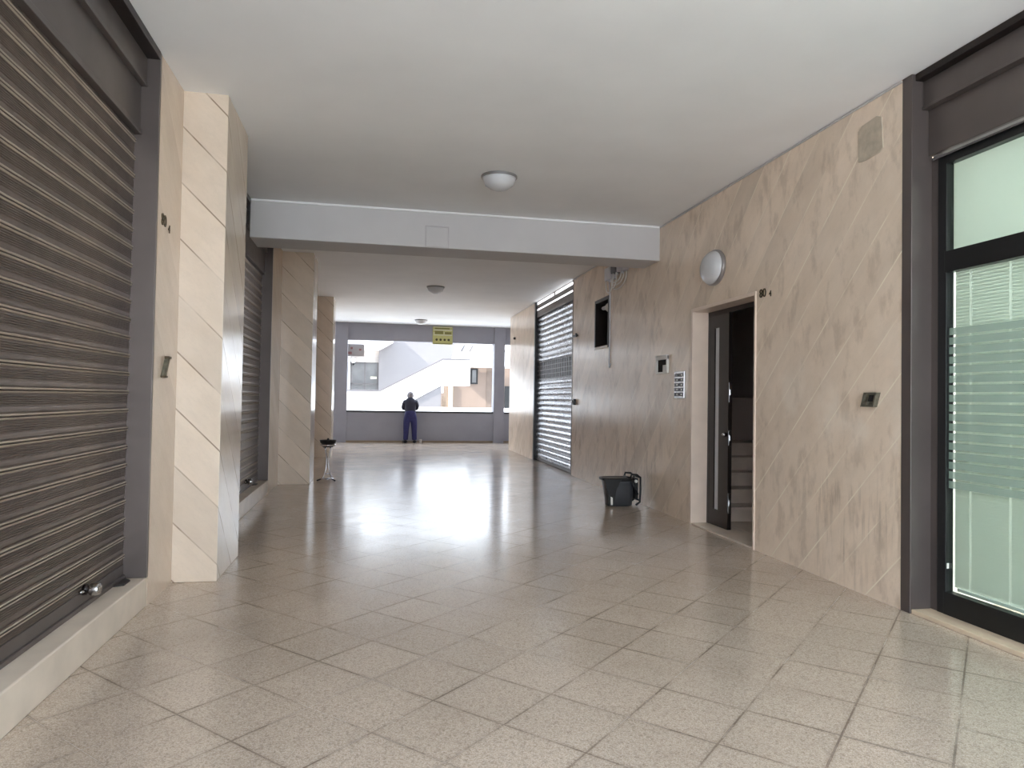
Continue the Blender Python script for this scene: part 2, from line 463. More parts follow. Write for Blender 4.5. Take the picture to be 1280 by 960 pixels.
def left_shutter(y0, y1, label, lock_y=None, xs=-1.575):
    t = thing('roller_shutter', label, 'roller shutter', (xs, (y0+y1)/2, .19))
    m = MB(); m.strip(slat_profile(.28, 3.2, .1185, xs), 1, y0+.035, y1-.036)
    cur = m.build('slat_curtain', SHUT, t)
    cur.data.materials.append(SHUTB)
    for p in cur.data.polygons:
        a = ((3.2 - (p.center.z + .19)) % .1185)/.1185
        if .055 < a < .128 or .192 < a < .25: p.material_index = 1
    MB().box(xs-.01, xs+.010, y0+.035, y1-.036, .215, .285).box(xs-.012, xs+.022, y0+.035, y1-.036, .192, .217).build('bottom_bar', BROWN, t, bevel=.003)
    for ya, yb in ((y1-.035, y1-.002), (y0+.002, y0+.035)):
        g = MB()
        g.box(-1.60, XL+.004, ya, yb, .192, CZ-.002)
        g.build('guide_post', BROWN, t, bevel=.002)
    e = y1 - .036
    MB().box(-1.62, -1.505, y0+.002, e, 3.435, 3.615).box(-1.62, -1.50, y0+.002, e, 3.425, 3.445).build('upper_header_panel', BROWN, t, bevel=.003)
    MB().box(-1.62, -1.538, y0+.002, e, 3.135, 3.425).box(-1.62, -1.528, y0+.002, e, 3.105, 3.14).build('lower_header_panel', BROWN, t, bevel=.003)
    MB().box(-1.62, XL+.006, y0+.002, e, 3.615, CZ).build('cornice', DKBROWN, t, bevel=.003)
    if lock_y:
        l = MB(); l.lathe([(.030, 0), (.030, .018), (.022, .022), (.022, .040)], (xs+.010, lock_y, .292), 20, 'x')
        l.build('lock_collar', DKBROWN, t)
        k = MB(); k.lathe([(.0, .030), (.030, .030), (.034, .036), (.034, .074), (.030, .082), (.012, .083), (0, .083)], (xs+.010, lock_y, .292), 24, 'x')
        k.tube([(xs+.012, lock_y-.07, .292), (xs+.028, lock_y-.03, .292)], .008, 8)
        k.build('lock_cylinder', STEEL, t)
        MB().prism([(xs+.02, lock_y+.42), (xs+.075, lock_y+.45), (xs+.075, lock_y+.56), (xs+.02, lock_y+.62)], 2, .192, .20).build('latch_plate', DKBROWN, t)
    return t
left_shutter(-1.0, 5.0, 'dark brown roller shutter nearest the camera with a steel lock at its foot', 4.33)
left_shutter(7.0, 10.4, 'dark roller shutter behind the first marble pillar, passing under the beam end', 9.4)
# marble sills under the shutters
struct(MB().box(-1.8, XL, -1.0, 4.999, 0, .19).build('trim_2', MSILL, bevel=.008))
struct(MB().box(-1.8, XL, 7.001, 10.399, 0, .19).build('trim_3', MSILL, bevel=.008))

# ------------------------------------------------------------------ shop window at the right
t = sempty('window_1', (3.735, 1.5, 0))
b = MB()
b.box(3.575, 3.74, 4.10, 4.188, 0, CZ-.002).box(3.735, 3.80, 4.035, 4.12, .0, 3.10)
b.build('jamb_post', BROWN, t, bevel=.003)
b = MB(); b.box(3.662, 3.80, -1.2, 4.098, 3.435, CZ-.05).box(3.652, 3.80, -1.2, 4.098, 3.425, 3.445); b.build('upper_header_panel', BROWN, t, bevel=.003)
b = MB(); b.box(3.705, 3.80, -1.2, 4.098, 3.11, 3.425); b.build('lower_header_panel', BROWN, t, bevel=.003)
b = MB(); b.box(3.60, 3.80, -1.2, 4.098, CZ-.05, CZ-.002); b.build('cornice', DKBROWN, t, bevel=.003)
b = MB(); b.box(3.70, 3.725, -1.2, 4.05, 3.075, 3.095); b.tube([(3.70, -1.2, 3.07), (3.70, 4.05, 3.07)], .008, 8); b.build('drip_rail', STEEL, t)
f = MB()
f.box(3.725, 3.785, 3.965, 4.036, .03, 3.075)
for ym in (2.35, .7, -.95): f.box(3.725, 3.785, ym-.06, ym+.06, .03, 3.075)
f.box(3.722, 3.79, -1.2, 3.98, .03, .178).box(3.722, 3.79, -1.2, 3.98, 2.29, 2.432).box(3.725, 3.785, -1.2, 3.98, 3.02, 3.08)
f.build('frame', BLACK, t, bevel=.003)
for y0, y1 in ((2.41, 3.966), (.76, 2.29), (-.89, .64)):
    MB().box(3.752, 3.758, y0, y1, .17, 2.30).build('glass_pane', GLASSG, t)
    MB().box(3.752, 3.758, y0, y1, 2.42, 3.03).build('transom_pane', GLASSG, t)
    s = MB()
    for k in range(17):
        z1 = 1.918 - k*.0632
        s.box(3.7495, 3.7515, y0, y1, z1-.047, z1)
    s.build('frosted_stripes', FILM, t)
MB().box(3.735, 3.75, 3.962, 3.972, .33, .365).build('sash_latch', WPLAST, t)
# blinds behind the glass
for y0, y1, lab in ((2.30, 4.02, 'white slatted blind behind the striped green shop window'),
                    (.64, 2.30, None), (-1.01, .64, None)):
    if lab is None: lab = 'white slatted blind behind the shop window beside the camera'
    bt = thing('venetian_blind', lab, 'blind', (3.84, (y0+y1)/2, .17), 'shop window blinds')
    s = MB(); tapes = [yy for yy in (y1-.14, y1-.43, y1-.75, y1-1.1, y1-1.42) if yy > y0+.1]
    ends = [y1-.018] + [v_ for yy in tapes for v_ in (yy+.009, yy-.009)] + [y0+.02]
    z = .20
    while z < 2.32:
        for q in range(0, len(ends), 2):
            s.prism([(3.832, z-.004), (3.8335, z-.0045), (3.8425, z+.0265), (3.841, z+.027)], 1, ends[q+1], ends[q])
        z += .022
    s.build('slats', BLIND, bt)
    for yy in tapes: MB().box(3.8365, 3.838, yy-.008, yy+.008, .19, 2.34).build('ladder_tape', TAPE, bt)
    MB().box(3.822, 3.852, y0+.02, y1-.05, .175, .197).build('bottom_rail', CORD, bt, bevel=.003)
    MB().box(3.815, 3.86, y0+.02, y1-.03, 2.33, 2.38).build('head_rail', CORD, bt, bevel=.003)
    u = MB(); u.box(3.83, 3.834, y0, y1, 2.39, 3.09); u = u.build('roller_screen', BLIND, loc=(3.832, (y0+y1)/2, 2.39))
    tag(u, lab.replace('slatted blind', 'roller screen').replace('behind the', 'behind the upper light of the'), 'screen', 'shop window screens')
# shop behind: walls and a ceiling lamp
struct(MB().box(6.6, 6.8, -1.4, 4.3, 0, CZ+.01).box(3.80, 6.6, -1.4, -1.2, 0, CZ+.01).box(3.97, 6.6, 4.20, 4.45, 0, CZ+.01).build('wall_shop', WHITEW))
lamp = bpy.data.lights.new('shop_lamp', 'AREA'); lamp.shape = 'RECTANGLE'; lamp.size = .6; lamp.size_y = 4.0; lamp.energy = 50
lo = bpy.data.objects.new('shop_lamp', lamp); COL.objects.link(lo); lo.location = (5.2, 1.6, 3.6)
struct(MB().box(3.585, 3.86, -1.2, 4.10, 0, .03).build('trim_4', MTHR, bevel=.004))

# ------------------------------------------------------------------ entrance doorway at the right
d = sempty('door_1', (3.6, 6.8, 0))
j = MB()
j.box(-.012, .20, 7.452, 7.49, 0, 2.47, rw).box(-.012, .30, 6.085, 6.112, 0, 2.47, rw).box(-.012, .20, 6.085, 7.49, 2.435, 2.47, rw)
j.build('stone_surround', MJAMB, d, bevel=.003)
MB().box(-.004, .36, 6.10, 7.47, 0, .018, rw).build('threshold', MSILL, d, bevel=.003)
fr = MB()
fr.box(.185, .235, 7.40, 7.452, .018, 2.435, rw).box(.185, .235, 6.112, 7.452, 2.385, 2.435, rw)
fr.build('frame', DKBROWN, d, bevel=.002)
lf = MB()
X0, X1 = .188, .232
lf.box(X0, X1, 7.30, 7.40, .02, 2.385, rw).box(X0, X1, 6.97, 7.19, .02, 2.385, rw).box(X0, X1, 7.19, 7.30, 2.24, 2.385, rw).box(X0, X1, 7.19, 7.30, .02, .20, rw)
leaf = lf.build('door_leaf', DKBROWN, d)
MB().box(.205, .213, 7.19, 7.30, .20, 2.24, rw).build('glass_strip', GPLAST, leaf)
for z0, z1 in ((.20, .42), (.93, 1.10), (1.40, 1.62)):
    k = MB(); k.box(X0+.004, X1-.004, 6.962, 6.971, z0, z1, rw); k.box(X0+.012, X0+.026, 6.950, 6.965, (z0+z1)/2-.03, (z0+z1)/2+.03, rw)
    k.build('lock_plate', STEEL, leaf, bevel=.001)
MB().lathe([(.0, 0), (.024, .0), (.022, .03), (.012, .045), (0, .05)], (rx(7.05)+X0, 7.02, 1.05), 14, 'x', -1).build('door_knob', STEEL, leaf)
# stairwell behind the door
s = MB()
for k in range(5):
    s.box(3.98, 5.6, 7.46+k*.29, 9.3, .02+k*.168, .02+(k+1)*.168-.03)
    s.box(3.98, 5.6, 7.44+k*.29, 9.3, .02+(k+1)*.168-.03, .02+(k+1)*.168)
struct(s.build('stairwell_steps', STAIRST, bevel=.004))
struct(MB().box(3.96, 5.7, 5.7, 11.3, -.01, .02).build('stairwell_floor', STAIRST))
struct(MB().box(3.98, 5.6, 9.3, 9.45, 0, 1.47).build('stairwell_parapet', STAIRW))
sw = MB(); sw.box(5.6, 5.75, 5.6, 11.3, 0, CZ+.01).box(3.97, 5.6, 5.55, 5.7, 0, CZ+.01).box(3.97, 5.6, 11.2, 11.35, 0, CZ+.01).box(3.955, 3.975, 5.7, 6.05, 0, CZ+.01).box(3.99, 4.0, 7.5, 11.2, .1, CZ+.01)
struct(sw.build('wall_stairwell', STAIRW))

# ------------------------------------------------------------------ roller shutter at the right, far down
t = thing('roller_shutter', 'grey roller shutter with a grille window, in the right wall far down the passage', 'roller shutter', (rx(14.2), 14.2, 0))
Y0, Y1 = 12.55, 15.87
m = MB()
def right_slats(z0, z1):
    pr = []; z = z0
    while z < z1 - .02:
        h = min(.1185, z1 - z)
        for k in range(9): pr.append((-.030*sin(pi*k/8)**.8, z + h*k/8))
        z += .1185
    ya, yb = Y0+.045, Y1-.10
    n = len(pr); vs = [rw(.085+p[0], ya, p[1]) for p in pr] + [rw(.085+p[0], yb, p[1]) for p in pr]
    m.add(vs, [(i, i+1, i+1+n, i+n) for i in range(n-1)], True)
right_slats(.06, 1.86); right_slats(2.26, 3.30)
m.build('slat_curtain', SHUTG, t)
g = MB()
g.box(.10, .11, Y0+.04, Y1-.10, 1.86, 2.26, rw)
g.build('grille_backing', BLACK, t)
g = MB()
for k in range(18):
    yy = Y0+.12 + k*(Y1-Y0-.3)/17
    g.box(.070, .082, yy-.008, yy+.008, 1.86, 2.26, rw)
for k in range(5):
    zz = 1.87 + k*.095; g.box(.066, .086, Y0+.04, Y1-.10, zz-.006, zz+.006, rw)
g.build('grille_bars', BROWN, t)
MB().box(.06, .11, Y0+.04, Y1-.10, .012, .065, rw).build('bottom_bar', BROWN, t, bevel=.003)
MB().box(-.006, .10, Y0-.0, Y0+.045, .0, CZ-.01, rw).build('guide_post', BROWN, t, bevel=.002)
MB().box(-.006, .22, Y1-.10, Y1, .0, CZ-.01, rw).build('guide_post', BLACK, t, bevel=.002)
MB().box(.03, .2, Y0+.045, Y1-.10, 3.30, 3.46, rw).box(.03, .2, Y0+.045, Y1-.10, 3.495, 3.595, rw).build('header_panel', BROWN, t, bevel=.003)
MB().box(.04, .06, Y0+.045, Y1-.10, 3.46, 3.495, rw).build('lower_glow_strip', GLOW, t)  # no lamp here: the strip glows in place of daylight
u = MB(); u.box(.04, .06, Y0+.045, 14.1, 3.595, 3.652, rw).box(.04, .06, 14.2, Y1-.10, 3.595, 3.652, rw); u.build('upper_glow_strip', GLOW, t)
MB().box(.03, .2, 14.1, 14.2, 3.595, 3.652, rw).box(.03, .2, Y0+.045, Y1-.10, 3.652, CZ-.004, rw).build('strip_frame', BROWN, t, bevel=.002)
struct(MB().box(.24, .36, 12.4, 16.0, 0, CZ+.01, rw).build('wall_shutter_back', STAIRW))

# ------------------------------------------------------------------ far end of the passage
YF, YR = 21.9, 22.14
for k, (a, b) in enumerate(((-9, -1.19), (-.77, 3.78), (4.12, 10))):
    struct(MB().box(a, b, YF, YR, .055, .925).box(a, b, YF, YR, 3.14, CZ+.01).build('wall_back', GREY))
    struct(MB().box(a, b, YF-.012, YR+.03, 0, .055).build('baseboard_back', BASE, bevel=.004))
    struct(MB().box(a, b, YF-.02, YR+.04, .925, .975).build('trim_%d' % (5+k), COPING, bevel=.006))
for x0, x1, lab in ((-1.19, -.77, 'grey painted post left of the bright opening at the far end'),
                    (3.78, 4.12, 'grey painted post right of the bright opening at the far end')):
    o = MB().box(x0, x1, YF-.06, YR+.08, 0, CZ+.005).build('grey_post', GREY, bevel=.006); tag(o, lab, 'post')
# shop rooms behind both sides, closing the volume
struct(MB().box(-9.2, -9.0, -1.4, 22.1, -.1, CZ+.01).build('wall_far_left', STAIRW))
struct(MB().box(10.0, 10.2, -1.4, 22.1, -.1, CZ+.01).build('wall_far_right', STAIRW))
struct(MB().box(3.98, 10, 18.75, 18.95, 0, CZ+.01).box(-9, -1.78, 18.75, 18.95, 0, CZ+.01).build('wall_gallery', GREY))

# yellow sign on the far beam
t = thing('parking_sign', 'yellow notice board with dark dots hung on the far grey beam', 'sign', (2.13, 21.88, 3.08))
MB().box(1.815, 2.44, 21.865, 21.898, 3.08, 3.64).build('board', YELL, t, bevel=.004)
b = MB()
for z0, z1 in ((3.605, 3.63), (3.51, 3.545), (3.36, 3.385)): b.box(1.835, 2.42, 21.861, 21.8655, z0, z1)
b.box(1.835, 1.87, 21.861, 21.8655, 3.40, 3.45).box(2.16, 2.178, 21.861, 21.8655, 3.40, 3.47)
b.build('cream_bands', CREAM, t)
b = MB(); b.box(1.88, 2.34, 21.862, 21.866, 3.555, 3.598).box(1.88, 2.14, 21.862, 21.866, 3.40, 3.50).box(2.19, 2.40, 21.862, 21.866, 3.40, 3.47).box(1.83, 2.43, 21.862, 21.866, 3.085, 3.115); b.build('olive_bands', OLIVE, t)
for k in range(4):
    MB().lathe([(0, 0), (.038, 0), (.038, .006), (0, .006)], (1.94+k*.125, 21.866, 3.225), 14, 'y', -1).build('dot', SIGNK, t)
# hanging sign outside
t = thing('hanging_sign', 'beige projecting sign with faded red marks outside, beside the left grey post', 'sign', (-.54, 22.4, 2.66))
MB().box(-.80, -.275, 22.36, 22.43, 2.66, 3.03).build('board', SIGNG, t, bevel=.006)
for x0, x1, z0, z1 in ((-.77, -.66, 2.72, 2.80), (-.70, -.63, 2.88, 2.95), (-.44, -.37, 2.84, 2.90)):
    MB().box(x0, x1, 22.354, 22.361, z0, z1).build('faded_mark', SIGNR, t)
MB().tube([(-.80, 22.395, 3.04), (-.30, 22.395, 3.04)], .012, 8).box(-.84, -.79, 22.225, 22.44, 2.62, 3.06).build('bracket', RAIL, t)

# ------------------------------------------------------------------ courtyard beyond
struct(MB().box(-9, 12, 27.0, 27.3, -.15, 1.03).build('courtyard_wall', WHITEW, bevel=.01))
t = thing('outdoor_staircase', 'white outdoor staircase rising to the right with a thin grey handrail', 'staircase', (1.5, 29.5, -.13))
ol = [(-2.2, 1.62), (.30, 1.62), (2.86, 2.985), (4.0, 2.985), (4.0, 1.93), (2.81, 1.92), (1.12, .99), (.3, .5), (-2.2, .5)]
MB().prism([(x, z) for x, z in ol], 1, 29.0, 29.14).build('parapet', WHITEW, t, bevel=.01)
MB().prism([(-2.2, 1.62), (.30, 1.62), (2.86, 2.985), (4.0, 2.985), (4.0, 3.045), (2.845, 3.045), (.285, 1.68), (-2.2, 1.68)], 1, 28.97, 29.17).build('handrail', RAIL, t, bevel=.008)
s = MB()
for k in range(9):
    s.box(.30+k*.29, .59+k*.29, 29.14, 30.5, .55+k*.155 - (.18), .72+k*.155)
s.box(-2.2, .30, 29.14, 30.5, .4, .57).box(2.9, 4.0, 29.14, 30.5, 1.93, 2.1)
s.build('steps', WHITEW, t)
MB().prism([(.2, -.13), (2.80, -.13), (2.80, 1.90), (1.12, .97), (.2, .45)], 1, 29.05, 30.4).build('understair_wall', SHADEW, t)
for (x, z) in ((.55, .98), (.80, 1.10), (1.75, 1.62), (2.05, 1.78), (2.45, 2.0)): MB().box(x, x+.22, 28.985, 29.0, z, z+.035).build('drip_groove', SHADEW, t)
MB().box(2.86, 3.9, 28.988, 29.0, 2.10, 2.125).build('landing_groove', SHADEW, t)

t = thing('white_building', 'pale wall of the building behind the outdoor staircase, with a grey shopfront', 'building', (0, 31.5, -.13))
b = MB(); b.prism([(.25, -.13), (2.85, -.13), (2.85, 2.9), (3.42, 2.9), (3.75, 4.3), (.25, 4.3)], 1, 31.5, 32.85); b.build('facade', SHADEW, t)
MB().box(-9, .25, 31.7, 33, 2.93, 4.2).build('fascia_panel', SIGNG, t)
MB().prism([(-9, 3.45), (.25, 3.45), (.85, 3.80), (.85, 4.3), (-9, 4.3)], 1, 30.2, 31.45).build('canopy', WHITEW, t, bevel=.01)
MB().box(-9, .25, 31.9, 33.0, -.13, 2.93).build('shop_interior', SHOPD, t)
f = MB()
for x in (-2.0, -.93, -.35, .2): f.box(x-.03, x+.03, 31.72, 31.8, -.13, 2.93)
f.box(-9, .25, 31.72, 31.8, 1.95, 2.0)
f.build('shopfront_frame', RAIL, t)
MB().box(-.1, .2, 31.75, 31.85, 2.2, 2.3).build('shop_notice', CREAM, t)
MB().box(-1.05, -.99, 30.9, 31.7, 0, 3.5).build('downpipe', WHITEW, t)
t = thing('globe_lamp', 'small white globe lamp on the grey shopfront outside, below the projecting sign', 'lamp', (-.86, 31.5, 2.9))
MB().sphere((-.86, 31.5, 3.0), .13).build('globe', LAMPW, t)
MB().tube([(-.86, 31.5, 2.90), (-.86, 31.5, 2.82), (-.86, 31.72, 2.80)], .03, 8).build('arm', BLACK, t)

t = thing('upper_walkway', 'white upper walkway slab outside, above the landing of the staircase', 'walkway', (6, 33.5, 2.96))
MB().prism([(3.2, 2.96), (12, 2.96), (12, 4.4), (3.2, 4.4)], 1, 32.9, 33.1).build('parapet', WHITEW, t)
MB().box(3.7, 12, 33.1, 34.9, 2.96, 3.15).build('slab', WHITEW, t)
MB().box(4.6, 12, 32.885, 32.9, 3.68, 3.72).build('shadow_groove', RAIL, t)
for x in (4.05, 4.45): MB().prism([(x, 3.62), (x+.09, 3.62), (x+.25, 3.93), (x+.16, 3.93)], 1, 32.88, 32.9).build('slanted_vent', RAIL, t)
t = thing('beige_building', 'beige building across the courtyard, under the white walkway', 'building', (6, 35, -.13))
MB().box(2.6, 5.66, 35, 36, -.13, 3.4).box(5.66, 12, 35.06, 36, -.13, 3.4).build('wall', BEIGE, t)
w_ = MB().box(4.84, 5.22, 34.96, 35.0, 2.12, 2.92).build('window', BLACK, t)
MB().box(4.93, 5.13, 34.95, 34.962, 2.2, 2.84).build('pane', SHOPD, w_)
MB().box(5.66, 6.12, 34.98, 35.06, -.13, 3.05).box(5.66, 6.12, 34.97, 35.06, 2.0, 2.06).build('door', DOORW, t)
MB().box(6.62, 7.2, 34.98, 35.06, .9, 2.05).build('dark_doorway', BLACK, t)
MB().box(3.74, 3.95, 34.9, 35.0, -.13, 2.2).build('pale_pilaster', CREAM, t)
t = thing('potted_shrub', 'sparse shrub in a pot against the beige building, under the stair landing', 'plant', (3.5, 34.6, -.13))
pm = MB(); pm.lathe([(.10, 0), (.13, .02), (.17, .26), (.19, .27), (.19, .32), (.165, .32), (.15, .27), (0, .27)], (3.5, 34.6, -.13), 18); pm.build('pot', TERRA, t)
st = MB(); lv = MB(); rnd = random.Random(3)
for k in range(9):
    a = rnd.uniform(0, 2*pi); r_ = rnd.uniform(.05, .17); h_ = rnd.uniform(1.2, 1.95)
    p0 = Vector((3.5, 34.6, .13)); p1 = Vector((3.5+r_*cos(a), 34.6+r_*sin(a), h_))
    st.tube([p0, (p0+p1)/2 + Vector((.02*cos(a), .02*sin(a), .1)), p1], .008, 5)
    for q in range(16):
        f_ = rnd.uniform(.3, 1.0); c = p0.lerp(p1, f_); b_ = rnd.uniform(0, 2*pi); L = rnd.uniform(.05, .10)
        dv = Vector((cos(b_), sin(b_), rnd.uniform(-.2, .5))).normalized(); sd = dv.cross(Vector((0,0,1))).normalized()
        lv.add([c, c+dv*L*.5+sd*L*.25, c+dv*L, c+dv*L*.5-sd*L*.25], [(0,1,2,3)])
st.build('stems', DOORW, t); lv.build('leaves', LEAF, t)

# ------------------------------------------------------------------ lamps
def dome(name, label, loc, r=.185, rim=LAMPR, group='round ceiling lamps'):
    t = thing(name, label, 'lamp', loc, group)
    c = Vector(loc)
    MB().lathe([(0, 0), (r, 0), (r, .012), (r-.006, .022), (r-.018, .022)], c, 40, 'z', -1).build('rim', rim, t)
    MB().lathe([(r-.010, .016), (r-.022, .045), (r*.78, .088), (r*.52, .122), (r*.25, .142), (.001, .146)], c, 40, 'z', -1).build('diffuser', LAMPW, t)
    return t
l0 = dome('ceiling_lamp', 'round white dome lamp on the ceiling in front of the beam', (1.225, 6.97, CZ))
dup(l0, (1.225, 14.25, CZ), 'round ceiling lamp just past the beam, middle one of three')
dup(l0, (1.35, 20.45, CZ), 'round ceiling lamp farthest down the passage, near the yellow sign')
yc, zc = 6.93, 2.852
t = thing('wall_lamp', 'oval white lamp mounted on the right wall above the doorway', 'lamp', (rx(yc), yc, zc))
def oval(prof):
    m = MB(); n = 40; vs = []
    for s_, d_ in prof:
        for k in range(n):
            a = 2*pi*k/n; vs.append((rx(yc)-d_, yc+.235*s_*cos(a), zc+.192*s_*sin(a)))
    fs = [(i*n+k, i*n+(k+1) % n, (i+1)*n+(k+1) % n, (i+1)*n+k) for i in range(len(prof)-1) for k in range(n)]
    m.add(vs, fs, True); return m
oval([(.6, 0), (1, 0), (1, .03), (.95, .045), (.88, .04)]).build('rim', LAMPT, t)
oval([(.94, .035), (.90, .065), (.72, .10), (.42, .122), (.001, .128)]).build('diffuser', LAMPW, t)

# ------------------------------------------------------------------ fittings on the right wall
def rwbox(y0, y1, z0, z1, d0, d1): return MB().box(d0, d1, y0, y1, z0, z1, rw)
m = MB(); pts = [(4.375, 3.255), (4.39, 3.49), (4.44, 3.515), (4.60, 3.50), (4.645, 3.47), (4.64, 3.235), (4.56, 3.225), (4.42, 3.235)]
m.prism(pts, 0, -.008, .01, rw)
tag(m.build('mortar_patch', MORTAR, loc=rw(0, 4.5, 3.23), bevel=.003), 'rough grey mortar patch high on the marble beside the shop window', 'patch')
t = thing('junction_box', 'broken metal socket box hanging crooked on the marble beside the shop window', 'socket', rw(0, 4.49, 1.38))
def skew(d_, y, z): return rw(d_, y - (z-1.43)*.35, z)
m = MB(); m.box(-.035, .0, 4.415, 4.43, 1.385, 1.49, skew).box(-.035, 0, 4.535, 4.55, 1.385, 1.49, skew).box(-.035, 0, 4.43, 4.535, 1.385, 1.398, skew).box(-.035, 0, 4.43, 4.535, 1.477, 1.49, skew).box(-.012, -.002, 4.43, 4.535, 1.398, 1.477, skew)
m.build('frame', RUST, t)
MB().box(-.03, -.011, 4.45, 4.49, 1.425, 1.47, skew).build('dark_socket', DARKHOLE, t)
MB().box(-.04, -.012, 4.49, 4.535, 1.40, 1.425, skew).build('switch_stub', RUST, t)
# entry bell panel
t = thing('intercom_panel', 'grey intercom panel with two columns of bells left of the doorway', 'intercom', rw(0, 7.78, 1.44))
rwbox(7.645, 7.925, 1.442, 1.765, -.022, 0).build('back_plate', STEEL, t, bevel=.004)
for k in range(5):
    for c in range(2):
        y0 = 7.675 + c*.125
        nb = rwbox(y0, y0+.095, 1.468+k*.058, 1.468+k*.058+.04, -.029, -.0215).build('name_plate', DGPLAST, t, bevel=.002)
        rwbox(y0+.01, y0+.028, 1.479+k*.058, 1.479+k*.058+.018, -.036, -.0285).build('bell_button', WPLAST, nb)
# old box frame
t = thing('bell_box', 'small white wall box with its cover broken open, left of the intercom', 'box', rw(0, 8.3, 1.75))
m = MB()
m.box(-.03, 0, 8.13, 8.155, 1.755, 1.975, rw).box(-.03, 0, 8.455, 8.485, 1.755, 1.975, rw).box(-.03, 0, 8.155, 8.455, 1.755, 1.775, rw).box(-.035, 0, 8.13, 8.485, 1.93, 1.985, rw).box(-.028, -.005, 8.155, 8.27, 1.775, 1.86, rw)
m.build('cover_frame', WPLAST, t, bevel=.004)
rwbox(8.155, 8.455, 1.775, 1.93, -.01, -.001).build('dark_interior', DARKHOLE, t)
# niche with lamp
t = sempty('window_2', rw(0, 10.83, 2.245))
m = MB(); y0, y1, z0, z1 = 10.46, 11.20, 2.245, 3.065
m.box(-.01, .20, y0, y0+.05, z0, z1, rw).box(-.01, .20, y1-.05, y1, z0, z1, rw).box(-.01, .20, y0+.05, y1-.05, z1-.05, z1, rw)
m.build('frame', DKBROWN, t, bevel=.003)
m = MB(); m.box(-.03, .20, y0+.05, y1-.05, z0, z0+.035, rw); m.build('sill', MSILL, t, bevel=.003)
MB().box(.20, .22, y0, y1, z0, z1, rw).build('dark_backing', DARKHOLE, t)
t = thing('niche_lamp', 'small white lamp fitting at the top of the dark wall niche', 'lamp', rw(.1, 10.75, 2.9))
c = Vector(rw(.07, 10.66, 2.90))
MB().sphere(c, .07, .10, .075).build('bulb', WPLAST, t)
MB().tube([c + Vector((0, .06, .01)), c + Vector((.02, .38, .03))], [.045, .03], 10).build('holder', GPLAST, t)
# conduit boxes and cables below the beam
bx = []
for y0, y1, z0, z1, mt, lab in ((9.60, 9.84, 3.315, 3.45, GPLAST, 'right-hand pale grey conduit box with hanging cables, under the beam'),
                              (9.86, 10.10, 3.33, 3.46, DGPLAST, 'darker grey conduit box in the middle of the three under the beam'),
                              (10.12, 10.40, 3.27, 3.46, GPLAST, 'left-hand pale grey conduit box under the beam, above the niche')):
    t = thing('conduit_box', lab, 'junction box', rw(0, (y0+y1)/2, z0), 'conduit boxes under the beam')
    rwbox(y0, y1, z0, z1, -.11, 0).build('housing', mt, t, bevel=.006)
    rwbox(y0+.02, y1-.02, z0+.015, z1-.015, -.118, -.109).build('lid', mt, t, bevel=.003)
    g_ = MB(); g_.lathe([(.022, 0), (.022, .03), (.015, .035)], rw(-.055, (y0+y1)/2, z0), 12, 'z', -1); g_.build('gland', GPLAST, t)
i = 0
for ya, yb, zb, za, zc_ in ((9.66, 10.32, 3.10, 3.31, 3.27), (9.72, 10.24, 3.16, 3.31, 3.27), (9.78, 10.18, 3.20, 3.31, 3.27), (9.93, 10.15, 3.12, 3.33, 3.27), (10.02, 10.36, 3.06, 3.33, 3.27)):
    path = []
    for k in range(15):
        s_ = k/14; a = pi*s_
        yy = ya + (yb-ya)*(1-cos(a))/2
        zz = za*(1-s_) + zc_*s_ - ((za+zc_)/2 - zb)*sin(a)**.7
        path.append(rw(-.018-.02*i, yy, zz))
    o = MB().tube(path, .0095, 7).build('looped_cable', WPLAST, loc=path[7])
    tag(o, 'white cable hanging in a loop between the conduit boxes under the beam', 'cable', 'looped cables under the beam'); i += 1
path = [rw(-.03, 10.40, 3.28), rw(-.012, 10.41, 3.1), rw(-.01, 10.40, 2.6), rw(-.01, 10.405, 2.1), rw(-.012, 10.41, 1.98), rw(-.02, 10.36, 1.92), rw(-.015, 10.33, 1.98)]
tag(MB().tube(path, .012, 7).build('wall_cable', GPLAST, loc=path[3]), 'thin grey cable running down the wall beside the dark niche', 'cable')
# lock and catch beside the far shutter
t = thing('shutter_lock', 'black lock box on the wall beside the far right shutter', 'lock', rw(0, 12.35, 1.33))
rwbox(12.28, 12.45, 1.31, 1.42, -.05, 0).build('body', BLACK, t, bevel=.006)
MB().lathe([(0, 0), (.03, 0), (.03, .02), (0, .022)], rw(-.05, 12.36, 1.365), 14, 'x', -1).build('cylinder', STEEL, t)
m = rwbox(12.20, 12.46, 2.56, 2.60, -.03, 0); m.box(-.05, -.02, 12.20, 12.25, 2.55, 2.62, rw)
tag(m.build('shutter_catch', BLACK, loc=rw(0, 12.3, 2.57), bevel=.003), 'small black catch high on the wall beside the far right shutter', 'catch')
m = MB(); m.lathe([(0, .06), (.03, .055), (.035, 0)], rw(0, 18.2, 3.02), 12, 'x', -1)
tag(m.build('wall_hook', BLACK, loc=rw(0, 18.2, 3.02)), 'small dark hook high on the right wall near the far end', 'hook')

# house numbers
def text_mesh(txt, size, ext=.004):
    cu = bpy.data.curves.new('txt', 'FONT'); cu.body = txt; cu.size = size; cu.extrude = ext
    o = bpy.data.objects.new('txt', cu); COL.objects.link(o)
    dg = bpy.context.evaluated_depsgraph_get()
    me = bpy.data.meshes.new_from_object(o.evaluated_get(dg)); bpy.data.objects.remove(o); return me
def number(label, loc, mat4, txts):
    t = thing('house_number', label, 'house number', loc)
    for nm, txt, size, off in txts:
        me = text_mesh(txt, size); me.transform(mat4 @ Matrix.Translation((off[0], off[1], 0))); me.materials.append(BRONZEL)
        o = bpy.data.objects.new(nm, me); COL.objects.link(o); o.parent = t; ORIG[o.name] = Vector(loc)
